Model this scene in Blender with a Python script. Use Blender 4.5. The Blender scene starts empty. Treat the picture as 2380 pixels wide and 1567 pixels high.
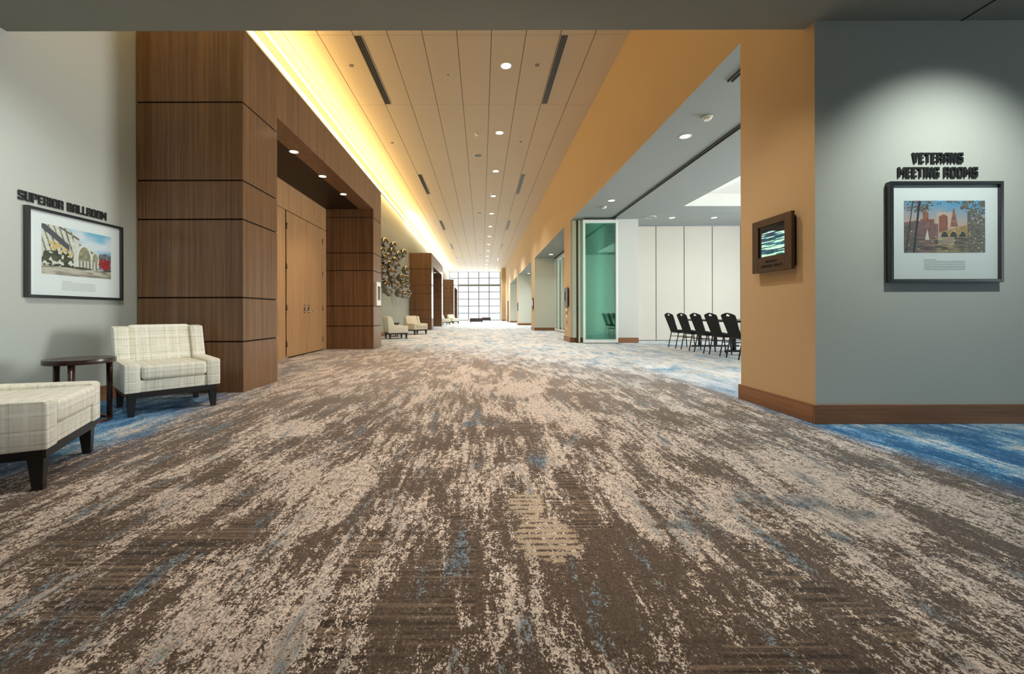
import bpy, bmesh, math, random
from mathutils import Vector, Matrix
random.seed(7)
PI = math.pi
S = bpy.context.scene
COL = S.collection

# ------------------------------------------------------------------ camera
H = 0.92
cam_d = bpy.data.cameras.new('camera')
cam = bpy.data.objects.new('camera', cam_d)
COL.objects.link(cam)
cam_d.sensor_width = 36.0
cam_d.lens = 955.0 / 2380.0 * 36.0
cam_d.shift_x = 70.0 / 2380.0
cam_d.shift_y = -55.5 / 2380.0
cam_d.clip_start = 0.05
cam_d.clip_end = 300
cam.matrix_world = Matrix.Translation((0, 0, H)) @ Matrix.Rotation(PI/2, 4, 'X') @ Matrix.Rotation(-0.0025, 4, 'Z')
S.camera = cam

# ------------------------------------------------------------------ world, exposure
w = bpy.data.worlds.new('world'); S.world = w; w.use_nodes = True
bg = w.node_tree.nodes['Background']
bg.inputs[0].default_value = (0.80, 0.90, 1.0, 1); bg.inputs[1].default_value = 1.6
S.view_settings.view_transform = 'Standard'
S.view_settings.look = 'None'
S.view_settings.gamma = 1
S.view_settings.use_curve_mapping = False
S.view_settings.exposure = 0.35

WARM = (1.0, 0.70, 0.36); COOL = (0.86, 0.95, 1.0); NEUT = (1.0, 0.90, 0.76)

def area(name, loc, sx, sy, power, col, rot=(0, 0, 0), spread=PI):
    d = bpy.data.lights.new(name, 'AREA'); d.shape = 'RECTANGLE'; d.size = sx; d.size_y = sy
    d.energy = power; d.color = col; d.spread = spread
    o = bpy.data.objects.new(name, d); COL.objects.link(o); o.location = loc; o.rotation_euler = rot
    return o
def spot(name, loc, target, power, col, angle=80, blend=0.8, size=0.05):
    d = bpy.data.lights.new(name, 'SPOT'); d.energy = power; d.color = col
    d.spot_size = math.radians(angle); d.spot_blend = blend; d.shadow_soft_size = size
    o = bpy.data.objects.new(name, d); COL.objects.link(o); o.location = loc
    v = Vector(target) - Vector(loc)
    o.rotation_euler = v.to_track_quat('-Z', 'Y').to_euler()
    return o

# layout (metres; camera over the origin looking along +Y)
XL, XP, XR, XG = -4.04, -2.79, 2.755, 3.81          # left wall, portal face, right wall, glass line
ZC, ZS, ZH, ZP = 6.11, 3.33, 3.785, 4.27            # corridor ceiling, low ceiling, opening head, portal top
YE = 51.7                                           # end window
YS = 3.50                                           # edge of the low ceiling
YW = 3.396                                          # grey wall on the right
SOFF = ZH

# daylight through the end window and the meeting room's windows
area('daylight_end_window', (-0.8, YE + 1.2, 3.1), 8.0, 6.2, 760, COOL, (-PI/2, 0, 0))
area('daylight_meeting_room', (11.8, 8.6, 1.9), 6.0, 2.6, 680, (.97, .98, .97), (0, PI/2, 0), math.radians(130))
# track heads and downlights of the low ceiling in the foreground
spot('wash_left_art', (-2.25, 2.5, ZS - 0.04), (-4.05, 3.25, 1.30), 100, (.93, 1, .97), 78, 1.0, 0.04)
spot('wash_left_chairs', (-1.6, 1.4, ZS - 0.04), (-3.6, 3.3, 0.4), 100, (.97, 1, .97), 80, 1.0, 0.06)
spot('wash_right_art', (3.78, 2.15, ZS - 0.04), (3.78, 3.4, 1.35), 150, (.95, 1, .96), 86, 1.0, 0.05)
spot('wash_right_sign', (1.5, 2.9, ZS - 0.04), (2.75, 4.0, 1.3), 42, (1, .86, .64), 62, 1.0, 0.04)
spot('wash_wood_portal', (-2.2, 3.0, ZS - 0.04), (-3.0, 4.9, 1.5), 30, (1, .85, .62), 76, 1.0, 0.06)
for x, y, p in ((-1.1, 2.1, 105), (1.3, 2.3, 105), (0.2, 0.9, 70), (3.4, 1.2, 42), (-2.9, 1.2, 40)):
    spot('low_ceiling_downlight_beam', (x, y, ZS - 0.03), (x, y, 0), p, (1, .95, .88), 86, 1.0, 0.08)

# ------------------------------------------------------------------ materials
def new_mat(name):
    m = bpy.data.materials.new(name); m.use_nodes = True
    nt = m.node_tree; nt.nodes.clear()
    return m, nt
class NB:
    def __init__(s, nt): s.nt = nt
    def n(s, t, **kw):
        nd = s.nt.nodes.new(t)
        for k, v in kw.items(): setattr(nd, k, v)
        return nd
    def put(s, inp, v):
        if isinstance(v, bpy.types.NodeSocket): s.nt.links.new(v, inp)
        elif isinstance(v, (tuple, list)) and len(v) == 3 and inp.type == 'RGBA': inp.default_value = (*v, 1)
        else: inp.default_value = v
    def m(s, op, a, b=None, c=None, clamp=False):
        nd = s.n('ShaderNodeMath', operation=op, use_clamp=clamp)
        s.put(nd.inputs[0], a)
        if b is not None: s.put(nd.inputs[1], b)
        if c is not None: s.put(nd.inputs[2], c)
        return nd.outputs[0]
    def mix(s, f, a, b, mode='MIX'):
        nd = s.n('ShaderNodeMix', data_type='RGBA', blend_type=mode)
        s.put(nd.inputs[0], f); s.put(nd.inputs[6], a); s.put(nd.inputs[7], b)
        return nd.outputs[2]
    def step(s, v, lo, hi):
        nd = s.n('ShaderNodeMapRange', interpolation_type='SMOOTHSTEP', clamp=True)
        s.put(nd.inputs[0], v); s.put(nd.inputs[1], lo); s.put(nd.inputs[2], hi)
        return nd.outputs[0]
    def coord(s, kind='Object'): return s.n('ShaderNodeTexCoord').outputs[kind]
    def scale(s, vec, sc, loc=(0, 0, 0)):
        nd = s.n('ShaderNodeMapping'); s.put(nd.inputs[0], vec)
        nd.inputs['Scale'].default_value = sc; nd.inputs['Location'].default_value = loc
        return nd.outputs[0]
    def noise(s, vec, scale=1, detail=2, rough=.5, dist=0):
        nd = s.n('ShaderNodeTexNoise'); s.put(nd.inputs['Vector'], vec)
        nd.inputs['Scale'].default_value = scale; nd.inputs['Detail'].default_value = detail
        nd.inputs['Roughness'].default_value = rough; nd.inputs['Distortion'].default_value = dist
        return nd.outputs['Fac']
    def xyz(s, vec):
        nd = s.n('ShaderNodeSeparateXYZ'); s.put(nd.inputs[0], vec); return nd.outputs
    def comb(s, x, y, z):
        nd = s.n('ShaderNodeCombineXYZ'); s.put(nd.inputs[0], x); s.put(nd.inputs[1], y); s.put(nd.inputs[2], z); return nd.outputs[0]
    def bump(s, h, strength=.3, dist=.01):
        nd = s.n('ShaderNodeBump'); s.put(nd.inputs['Height'], h)
        nd.inputs['Strength'].default_value = strength; nd.inputs['Distance'].default_value = dist
        return nd.outputs[0]
    def out(s, col, rough=.6, metal=0, normal=None, spec=.5, emit=None, es=0, coat=0, sheen=0):
        p = s.n('ShaderNodeBsdfPrincipled')
        s.put(p.inputs['Base Color'], col); s.put(p.inputs['Roughness'], rough); s.put(p.inputs['Metallic'], metal)
        p.inputs['Specular IOR Level'].default_value = spec
        if coat: p.inputs['Coat Weight'].default_value = coat; p.inputs['Coat Roughness'].default_value = .15
        if sheen: p.inputs['Sheen Weight'].default_value = sheen
        if normal is not None: s.put(p.inputs['Normal'], normal)
        if emit is not None: s.put(p.inputs['Emission Color'], emit); p.inputs['Emission Strength'].default_value = es
        o = s.n('ShaderNodeOutputMaterial'); s.nt.links.new(p.outputs[0], o.inputs[0])
        return p
def simple(name, col, rough=.5, metal=0, spec=.5, var=.06, nscale=30, coat=0):
    m, nt = new_mat(name); b = NB(nt)
    f = b.noise(b.coord(), nscale, 3)
    v = b.m('MULTIPLY_ADD', f, 2*var, 1-var)
    c = b.mix(1.0, col, b.comb(v, v, v), 'MULTIPLY')
    b.out(c, rough, metal, None, spec, coat=coat)
    return m
def wallcover(name, col, k=1.0):
    m, nt = new_mat(name); b = NB(nt); o = b.coord()
    f1 = b.noise(b.scale(o, (90, 90, 400)), 1, 2); f2 = b.noise(b.scale(o, (400, 400, 30)), 1, 2)
    f3 = b.noise(o, 1.2, 3)
    s = b.m('ADD', b.m('MULTIPLY', f1, .12*k), b.m('MULTIPLY', f2, .12*k))
    v = b.m('ADD', b.m('ADD', s, b.m('MULTIPLY', f3, .05)), 1-.145*k)
    c = b.mix(1.0, col, b.comb(v, v, v), 'MULTIPLY')
    b.out(c, .75, 0, b.bump(s, .25, .003), .3)
    return m
def wood(name, c1, c2, axis='z', rough=.42, fine=1.0, spec=.35, coat=0):
    m, nt = new_mat(name); b = NB(nt); o = b.coord()
    sc = {'z': (1, 1, .012), 'y': (1, .012, 1), 'x': (.012, 1, 1)}[axis]
    s1 = b.noise(b.scale(o, tuple(170*fine*a for a in sc)), 1, 3, .6)
    s2 = b.noise(b.scale(o, tuple(34*fine*a for a in sc)), 1, 2, .5)
    s3 = b.noise(b.scale(o, tuple(6*fine*a for a in sc)), 1, 1)
    v = b.m('ADD', b.m('ADD', b.m('MULTIPLY', s1, .55), b.m('MULTIPLY', s2, .40)), b.m('MULTIPLY', s3, .15))
    f = b.step(v, .33, .77)
    b.out(b.mix(f, c1, c2), rough, 0, b.bump(s1, .12, .002), spec, coat=coat)
    return m
M = {}
M['wall_grey'] = wallcover('wall_grey', (.50, .53, .475))
M['wall_tan'] = wallcover('wall_tan', (.53, .37, .205), .8)
M['wall_cream'] = wallcover('wall_cream', (.62, .65, .58), .6)
M['paint_ceiling'] = simple('paint_ceiling', (.29, .29, .25), .8, 0, .2, .03, 3)
M['paint_white'] = simple('paint_white', (.29, .315, .30), .7, 0, .3, .02, 3)
M['paint_room'] = simple('paint_room', (.60, .61, .57), .7, 0, .3, .02, 3)
M['partition'] = simple('partition_panel', (.57, .54, .47), .55, 0, .3, .02, 3)
M['wood'] = wood('walnut_veneer', (.085, .040, .017), (.25, .130, .058), coat=.35)
M['wood_door'] = wood('door_veneer', (.30, .155, .065), (.50, .30, .145))
M['wood_base'] = wood('baseboard_wood', (.16, .065, .025), (.33, .155, .07), 'x')
M['wood_base_y'] = wood('baseboard_wood_along', (.16, .065, .025), (.33, .155, .07), 'y')
M['reveal'] = simple('dark_reveal', (.02, .009, .004), .7, 0, .2)
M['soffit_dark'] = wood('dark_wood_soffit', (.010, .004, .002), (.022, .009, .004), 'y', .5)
M['black'] = simple('black_lacquer', (.012, .012, .012), .32, 0, .5)
M['frame'] = simple('frame_black', (.018, .022, .024), .3, 0, .6, coat=.4)
M['letter'] = simple('letter_black', (.014, .016, .016), .4, 0, .5)
M['espresso'] = wood('espresso_wood', (.022, .007, .005), (.055, .02, .013), 'z', .28, 1, .6)
M['mat_board'] = simple('mat_board', (.86, .88, .86), .7, 0, .3, .01)
M['steel'] = simple('brushed_steel', (.72, .73, .75), .25, 1)
M['hinge'] = simple('bronze_hinge', (.30, .24, .17), .4, .8)
M['alu'] = simple('white_aluminium', (.78, .82, .78), .35, 0, .5, .02)
M['alu_grey'] = simple('grey_aluminium', (.30, .32, .34), .35, .6)
M['track'] = simple('dark_track', (.045, .04, .03), .5, .3)
M['bronze'] = simple('bronze_casing', (.095, .058, .036), .45, .5, .5)
M['black_fabric'] = simple('black_fabric', (.016, .017, .019), .8, 0, .3, .25, 300)
M['taupe'] = simple('taupe_leather', (.055, .035, .036), .5, 0, .4)
M['grille'] = simple('grey_grille', (.20, .17, .13), .6, .2)
M['trim_white'] = simple('white_trim', (.80, .76, .66), .4, 0, .4)

def emis(name, col, st):
    m, nt = new_mat(name); b = NB(nt)
    e = b.n('ShaderNodeEmission'); b.put(e.inputs[0], col); e.inputs[1].default_value = st
    o = b.n('ShaderNodeOutputMaterial'); nt.links.new(e.outputs[0], o.inputs[0])
    return m
M['lamp'] = emis('lamp_glow', (1, .88, .68), 9)
M['lamp_cool'] = emis('lamp_glow_cool', (1, .97, .92), 3.2)
M['led'] = emis('led_strip_glow', (1.0, .88, .62), 1.5)
M['ledge_glow'] = emis('ledge_painted_glow', (1.0, .86, .62), 1.3)  # emission standing in for light falling on the ceiling ledge

def glass(name, tint, gl=.12, rough=.02, tintmix=1.0):
    m, nt = new_mat(name); b = NB(nt)
    t = b.n('ShaderNodeBsdfTransparent'); b.put(t.inputs[0], tint)
    g = b.n('ShaderNodeBsdfGlossy'); b.put(g.inputs[0], (.85, 1, .95)); g.inputs[1].default_value = rough
    fr = b.n('ShaderNodeLayerWeight'); fr.inputs[0].default_value = .5
    f = b.m('ADD', b.m('MULTIPLY', b.m('POWER', fr.outputs['Facing'], 5.0), .9), gl, clamp=True)
    mx = b.n('ShaderNodeMixShader'); b.put(mx.inputs[0], f)
    nt.links.new(t.outputs[0], mx.inputs[1]); nt.links.new(g.outputs[0], mx.inputs[2])
    o = b.n('ShaderNodeOutputMaterial'); nt.links.new(mx.outputs[0], o.inputs[0])
    return m
M['glass_clear'] = glass('clear_glass', (.97, .985, .985), .03)
M['glass_green'] = glass('green_glass', (.77, .97, .92), .10)

# corridor ceiling: long lay-in tiles
def ceil_mat():
    m, nt = new_mat('ceiling_tiles'); b = NB(nt); o = b.coord(); x, y, z = b.xyz(o)
    def seam(v, off, per, wd):
        t = b.m('FRACT', b.m('DIVIDE', b.m('SUBTRACT', v, off), per))
        d = b.m('MULTIPLY', b.m('MINIMUM', t, b.m('SUBTRACT', 1.0, t)), per)
        return b.m('SUBTRACT', 1.0, b.step(d, wd*.6, wd))
    sx = seam(x, 2.765, .6434, .011); sy = b.m('MULTIPLY', seam(y, 7.66, 2.56, .009), .45)
    s = b.m('MAXIMUM', sx, sy)
    g = b.noise(b.scale(o, (120, 2, 1)), 1, 3, .6)
    c = b.mix(g, (.54, .43, .29), (.61, .49, .34))
    c = b.mix(b.m('MULTIPLY', s, .8), c, (.10, .06, .03))
    b.out(c, .6, 0, b.bump(b.m('SUBTRACT', 1.0, s), .5, .01), .3)
    return m
M['ceil'] = ceil_mat()

def plaid():
    m, nt = new_mat('plaid_upholstery'); b = NB(nt)
    uv = b.coord('UV'); u, v, _ = b.xyz(uv)
    wob = b.m('MULTIPLY', b.m('SUBTRACT', b.noise(b.scale(uv, (6, 6, 6)), 1, 2), .5), .010)
    u2 = b.m('ADD', u, wob); v2 = b.m('ADD', v, wob)
    def lines(t, per, wd, off):
        f = b.m('FRACT', b.m('DIVIDE', b.m('ADD', t, off), per))
        d = b.m('MULTIPLY', b.m('ABSOLUTE', b.m('SUBTRACT', f, .5)), per)
        return b.m('SUBTRACT', 1.0, b.step(d, wd*.5, wd))
    th = b.noise(b.scale(uv, (500, 500, 1)), 1, 2)
    base = b.mix(th, (.72, .69, .56), (.88, .86, .74))
    wh = b.m('MAXIMUM', lines(u2, .083, .010, .013), lines(v2, .097, .010, .031))
    c = b.mix(b.m('MULTIPLY', wh, .6), base, (.93, .93, .85))
    g1 = b.m('MAXIMUM', lines(u2, .062, .0016, .0), b.m('MULTIPLY', lines(u2, .0205, .0011, .004), .5))
    g2 = b.m('MAXIMUM', lines(v2, .071, .0022, .0), b.m('MULTIPLY', lines(v2, .0265, .0011, .009), .5))
    nz = b.step(b.noise(b.scale(uv, (9, 9, 1)), 1, 2), .25, .6)
    c = b.mix(b.m('MULTIPLY', b.m('MULTIPLY', g1, nz), .75), c, (.30, .30, .20))
    c = b.mix(b.m('MULTIPLY', b.m('MULTIPLY', g2, nz), .75), c, (.34, .29, .19))
    b.out(c, .9, 0, b.bump(th, .25, .002), .2, sheen=.15)
    return m
M['plaid'] = plaid()

def chrome():
    m, nt = new_mat('polished_bronze'); b = NB(nt)
    f = b.noise(b.coord(), 3, 2)
    b.out(b.mix(f, (.20, .18, .15), (.36, .34, .30)), .08, 1)
    return m
M['sphere'] = chrome()

def carpet():
    m, nt = new_mat('patterned_carpet'); b = NB(nt); o = b.coord(); x, y, z = b.xyz(o)
    # painted layout of the weave (woven patches) read from the mesh: R cream, G blue, B ribbed
    at = b.n('ShaderNodeAttribute', attribute_name='weave'); ar, ag, ab = (lambda q: (q.outputs[0], q.outputs[1], q.outputs[2]))(
        (lambda n: (nt.links.new(at.outputs['Color'], n.inputs[0]), n)[1])(b.n('ShaderNodeSeparateColor')))
    spk = b.noise(b.scale(o, (120, 85, 1)), 1, 2, .6)             # tufts
    spk2 = b.noise(b.scale(o, (260, 190, 1), (3, 7, 0)), 1, 1, .5)
    clus = b.noise(b.scale(o, (42, 24, 1), (8, 2, 0)), 1, 3, .65)
    C = lambda v: b.m('SUBTRACT', v, .5)
    mul = lambda v, k: b.m('MULTIPLY', v, k)
    add = lambda *q: q[0] if len(q) == 1 else b.m('ADD', q[0], add(*q[1:]))
    sp = add(mul(C(spk), 1.5), mul(C(spk2), 1.0))
    gr = add(mul(C(clus), 1.0), mul(sp, .6))
    big = b.noise(b.scale(o, (2.4, .75, 1)), 1, 5, .6, .5)
    mid = b.noise(b.scale(o, (9.5, 2.6, 1), (11, 3, 0)), 1, 5, .66, .3)
    streak = b.noise(b.scale(o, (30, 1.1, 1), (2, 5, 0)), 1, 4, .6)
    med = b.noise(b.scale(o, (1.2, .35, 1), (5, 1, 0)), 1, 4, .6)
    # woven blocks, some of them ribbed across the corridor
    blk = b.n('ShaderNodeTexVoronoi', distance='CHEBYCHEV')
    bw = b.n('ShaderNodeVectorMath', operation='ADD'); nt.links.new(b.scale(o, (2.6, 1.5, 1)), bw.inputs[0])
    nt.links.new(b.comb(mul(C(clus), .12), mul(C(mid), .25), 0.0), bw.inputs[1])
    nt.links.new(bw.outputs[0], blk.inputs['Vector']); blk.inputs['Scale'].default_value = 1
    bsep = b.n('ShaderNodeSeparateColor'); nt.links.new(blk.outputs['Color'], bsep.inputs[0])
    rib = add(b.noise(b.scale(o, (1.3, 66, 1), (9, 0, 0)), 1, 2, .5), mul(gr, .10))
    ribl = b.step(rib, .54, .62)
    ribd = b.m('SUBTRACT', 1.0, b.step(rib, .38, .46))
    rmask = mul(b.step(bsep.outputs[0], .38, .46), b.step(med, .30, .45))
    wob2 = C(big)
    # cream
    cv = add(mul(C(big), .95), mul(C(mid), 1.45), mul(C(streak), .75), mul(gr, 1.05), mul(C(ar), .46), mul(C(bsep.outputs[1]), .20))
    cream = b.step(cv, .050, .130)
    half = b.step(add(cv, mul(b.step(y, 2.6, 6.5), .16)), -.12, .10)  # taupe share grows with distance, imitating a brighter lit floor
    # blue flecks
    bb = b.noise(b.scale(o, (6.5, 1.8, 1), (21, 8, 0)), 1, 5, .65, .5)
    bv = add(mul(C(bb), 2.3), mul(gr, 1.0), mul(C(ag), .62), mul(C(streak), .80), mul(b.step(x, .2, 2.6), .06))
    blue = b.step(bv, .34, .40)
    # wide blue field beside the corridor, and blue further off, its colour paled to imitate window glare
    wob2 = C(big)
    zr = b.step(add(x, mul(wob2, .35), mul(gr, .12)), 2.60, 2.85)
    zl = b.step(mul(add(x, mul(wob2, 1.2), mul(C(mid), .8), mul(gr, .3)), -1.0), 2.45, 3.05)
    zl = mul(zl, b.m('SUBTRACT', b.step(add(C(mid), mul(gr, .6), .62), .28, .52), mul(b.step(y, 4.2, 5.0), .85)), )
    zl = b.m('MAXIMUM', zl, 0.0)
    far = add(y, mul(x, .9), mul(wob2, 5.0), mul(C(mid), 4.0))
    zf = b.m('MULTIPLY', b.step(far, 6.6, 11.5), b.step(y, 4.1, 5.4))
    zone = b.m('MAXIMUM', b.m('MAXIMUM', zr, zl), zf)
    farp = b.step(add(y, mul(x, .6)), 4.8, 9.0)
    brown = b.mix(b.m('ADD', .5, gr, clamp=True), (.056, .039, .028), (.185, .132, .094))
    brown = b.mix(mul(b.m('MULTIPLY', ribd, rmask), .65), brown, (.026, .018, .014))
    brown = b.mix(mul(b.m('MULTIPLY', ribl, rmask), .60), brown, (.30, .21, .14))
    taupe = b.mix(b.m('ADD', .5, mul(gr, 1.6), clamp=True), (.10, .07, .05), (.32, .245, .185))
    brown = b.mix(mul(b.step(y, 2.9, 5.8), .72), brown, (.25, .195, .150))  # brown lightened further off, floor light put into the colour
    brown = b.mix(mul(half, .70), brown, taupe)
    creamc = b.mix(b.m('ADD', .62, mul(gr, 2.4), clamp=True), (.14, .10, .075), (.76, .63, .52))
    gx = b.step(add(x, mul(wob2, 1.5)), .2, 2.6)
    brown = b.mix(mul(gx, .60), brown, b.mix(b.m('ADD', .5, gr, clamp=True), (.050, .055, .058), (.20, .205, .20)))
    creamc = b.mix(mul(gx, .65), creamc, b.mix(b.m('ADD', .62, mul(gr, 2.4), clamp=True), (.14, .15, .16), (.66, .66, .63)))
    c = b.mix(cream, brown, creamc)
    bl_d = b.mix(b.m('ADD', .30, mul(gr, 2.6), clamp=True), (.014, .028, .055), (.30, .37, .39))
    c = b.mix(mul(blue, .92), c, bl_d)
    rr = b.m('FRACT', b.m('MULTIPLY', y, 24.0))
    rstripe = b.m('MULTIPLY', b.step(add(rr, mul(gr, .3)), .30, .42), b.step(add(ab, mul(gr, .7), mul(C(mid), .8)), .36, .46))
    c = b.mix(mul(rstripe, .85), c, (.50, .38, .26))
    # blue field colours
    zb = b.noise(b.scale(o, (2.4, .9, 1), (1, 31, 0)), 1, 6, .62, 1.2)
    zv = add(C(zb), mul(C(mid), .7), mul(gr, .48))
    near_b = b.mix(b.step(zv, -.10, .10), (.006, .105, .27), (.12, .36, .60))
    near_b = b.mix(b.step(zv, .09, .20), near_b, (.62, .64, .62))
    near_b = b.mix(mul(b.step(streak, .56, .66), .55), near_b, (.02, .10, .20))
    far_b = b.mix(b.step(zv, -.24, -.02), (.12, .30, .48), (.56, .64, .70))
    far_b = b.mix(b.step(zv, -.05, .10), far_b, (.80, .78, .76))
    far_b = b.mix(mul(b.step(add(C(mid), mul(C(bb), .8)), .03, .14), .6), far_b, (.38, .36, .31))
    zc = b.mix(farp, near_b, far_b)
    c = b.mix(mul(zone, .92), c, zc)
    v = b.m('ADD', 1.0, mul(sp, .55))
    c = b.mix(1.0, c, b.comb(v, v, v), 'MULTIPLY')
    b.out(c, .95, 0, b.bump(b.m('ADD', spk, spk2), .5, .006), .12, sheen=.10)
    return m
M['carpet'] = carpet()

def attr_mat(name, attr, rough=.5, emission=0, coat=0):
    m, nt = new_mat(name); b = NB(nt)
    a = b.n('ShaderNodeAttribute', attribute_name=attr)
    f = b.noise(b.coord(), 120, 2)
    v = b.m('MULTIPLY_ADD', f, .3, .85)
    c = b.mix(1.0, a.outputs['Color'], b.comb(v, v, v), 'MULTIPLY')
    b.out(c, rough, 0, None, .4, emit=(a.outputs['Color'] if emission else None), es=emission, coat=coat)
    return m
M['art'] = attr_mat('painting_print', 'paint', .45)
M['screen'] = attr_mat('screen_picture', 'paint', .3, .9)
M['screen_off'] = simple('screen_black', (.006, .007, .008), .12, 0, .6)

# ------------------------------------------------------------------ mesh helpers
class MB:
    def __init__(s): s.bm = bmesh.new()
    def box(s, x0, x1, y0, y1, z0, z1, mi=0):
        v = [s.bm.verts.new(p) for p in ((x0,y0,z0),(x1,y0,z0),(x1,y1,z0),(x0,y1,z0),(x0,y0,z1),(x1,y0,z1),(x1,y1,z1),(x0,y1,z1))]
        for q in ((0,3,2,1),(4,5,6,7),(0,1,5,4),(1,2,6,5),(2,3,7,6),(3,0,4,7)):
            f = s.bm.faces.new([v[i] for i in q]); f.material_index = mi
        return s
    def hexa(s, lo, hi, mi=0):
        v = [s.bm.verts.new(p) for p in list(lo) + list(hi)]
        for q in ((0,3,2,1),(4,5,6,7),(0,1,5,4),(1,2,6,5),(2,3,7,6),(3,0,4,7)):
            f = s.bm.faces.new([v[i] for i in q]); f.material_index = mi
        return s
    def prism(s, pts, h0, h1, plane='xz', mi=0):
        # polygon pts in plane, extruded along remaining axis from h0 to h1
        def P(a, b_, h):
            return {'xz': (a, h, b_), 'yz': (h, a, b_), 'xy': (a, b_, h)}[plane]
        A = [s.bm.verts.new(P(a, b_, h0)) for a, b_ in pts]; B = [s.bm.verts.new(P(a, b_, h1)) for a, b_ in pts]
        fs = [s.bm.faces.new(A), s.bm.faces.new(B[::-1])]
        n = len(pts)
        for i in range(n): fs.append(s.bm.faces.new((A[i], B[i], B[(i+1) % n], A[(i+1) % n])))
        for f in fs: f.material_index = mi
        return s
    def tube(s, p0, p1, r0, r1=None, n=10, mi=0, caps=True):
        r1 = r0 if r1 is None else r1
        p0, p1 = Vector(p0), Vector(p1); d = (p1-p0).normalized()
        a = Vector((1,0,0)) if abs(d.x) < .9 else Vector((0,1,0))
        u = d.cross(a).normalized(); v = d.cross(u)
        A = [s.bm.verts.new(p0 + (u*math.cos(2*PI*i/n) + v*math.sin(2*PI*i/n))*r0) for i in range(n)]
        B = [s.bm.verts.new(p1 + (u*math.cos(2*PI*i/n) + v*math.sin(2*PI*i/n))*r1) for i in range(n)]
        for i in range(n):
            f = s.bm.faces.new((A[i], A[(i+1) % n], B[(i+1) % n], B[i])); f.material_index = mi; f.smooth = True
        if caps:
            for q in (A[::-1], B):
                f = s.bm.faces.new(q); f.material_index = mi
        return s
    def ring(s, c, r0, r1, z0, z1, n=32, mi=0):
        L = []
        for r, z in ((r0,z0),(r1,z0),(r1,z1),(r0,z1)):
            L.append([s.bm.verts.new((c[0]+r*math.cos(2*PI*i/n), c[1]+r*math.sin(2*PI*i/n), z)) for i in range(n)])
        for k in range(4):
            A, B = L[k], L[(k+1) % 4]
            for i in range(n):
                f = s.bm.faces.new((A[i], A[(i+1) % n], B[(i+1) % n], B[i])); f.material_index = mi; f.smooth = False
        return s
    def disc(s, c, r, z0, z1, n=32, mi=0):
        return s.tube((c[0], c[1], z0), (c[0], c[1], z1), r, r, n, mi)
    def uv(s):
        l = s.bm.loops.layers.uv.verify()
        for f in s.bm.faces:
            n = f.normal; ax = max(range(3), key=lambda i: abs(n[i]))
            for lp in f.loops:
                c = lp.vert.co
                lp[l].uv = (c.x, c.z) if ax == 1 else ((c.y, c.z) if ax == 0 else (c.x, c.y))
    def build(s, name, mats, parent=None, bevel=0, seg=2, uv=False, smooth=False):
        bmesh.ops.recalc_face_normals(s.bm, faces=s.bm.faces)
        if uv and bevel:
            bmesh.ops.bevel(s.bm, geom=s.bm.edges[:], offset=bevel, segments=seg, profile=.5, affect='EDGES', clamp_overlap=True)
            bevel = 0; smooth = True
        s.bm.normal_update()
        if uv: s.uv()
        me = bpy.data.meshes.new(name)
        if smooth:
            for f in s.bm.faces: f.smooth = True
        s.bm.to_mesh(me); s.bm.free()
        for m_ in (mats if isinstance(mats, (list, tuple)) else [mats]): me.materials.append(m_)
        o = bpy.data.objects.new(name, me); COL.objects.link(o)
        if smooth: me.set_sharp_from_angle(angle=math.radians(50))
        if bevel:
            md = o.modifiers.new('bevel', 'BEVEL'); md.width = bevel; md.segments = seg; md.limit_method = 'ANGLE'
        if parent: o.parent = parent
        return o
def tag(o, label=None, cat=None, group=None, kind=None):
    if label: o['label'] = label
    if cat: o['category'] = cat
    if group: o['group'] = group
    if kind: o['kind'] = kind
    return o
def thing(name, label, cat, loc=(0,0,0), rz=0, group=None):
    o = bpy.data.objects.new(name, None); COL.objects.link(o); o.location = loc; o.rotation_euler = (0,0,rz)
    o.empty_display_size = .1
    return tag(o, label, cat, group)
def copy_tree(o, parent=None):
    c = o.copy(); COL.objects.link(c)
    if parent: c.parent = parent
    for ch in [k for k in bpy.data.objects if k.parent == o]: copy_tree(ch, c)
    return c
def dup(o, loc, rz=None, label=None, group=None):
    c = copy_tree(o); c.location = loc
    if rz is not None: c.rotation_euler = (0,0,rz)
    if label: c['label'] = label
    if group: c['group'] = group
    return c
def struct(o, label=None):
    o['kind'] = 'structure'
    if label: o['label'] = label
    return o

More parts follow.
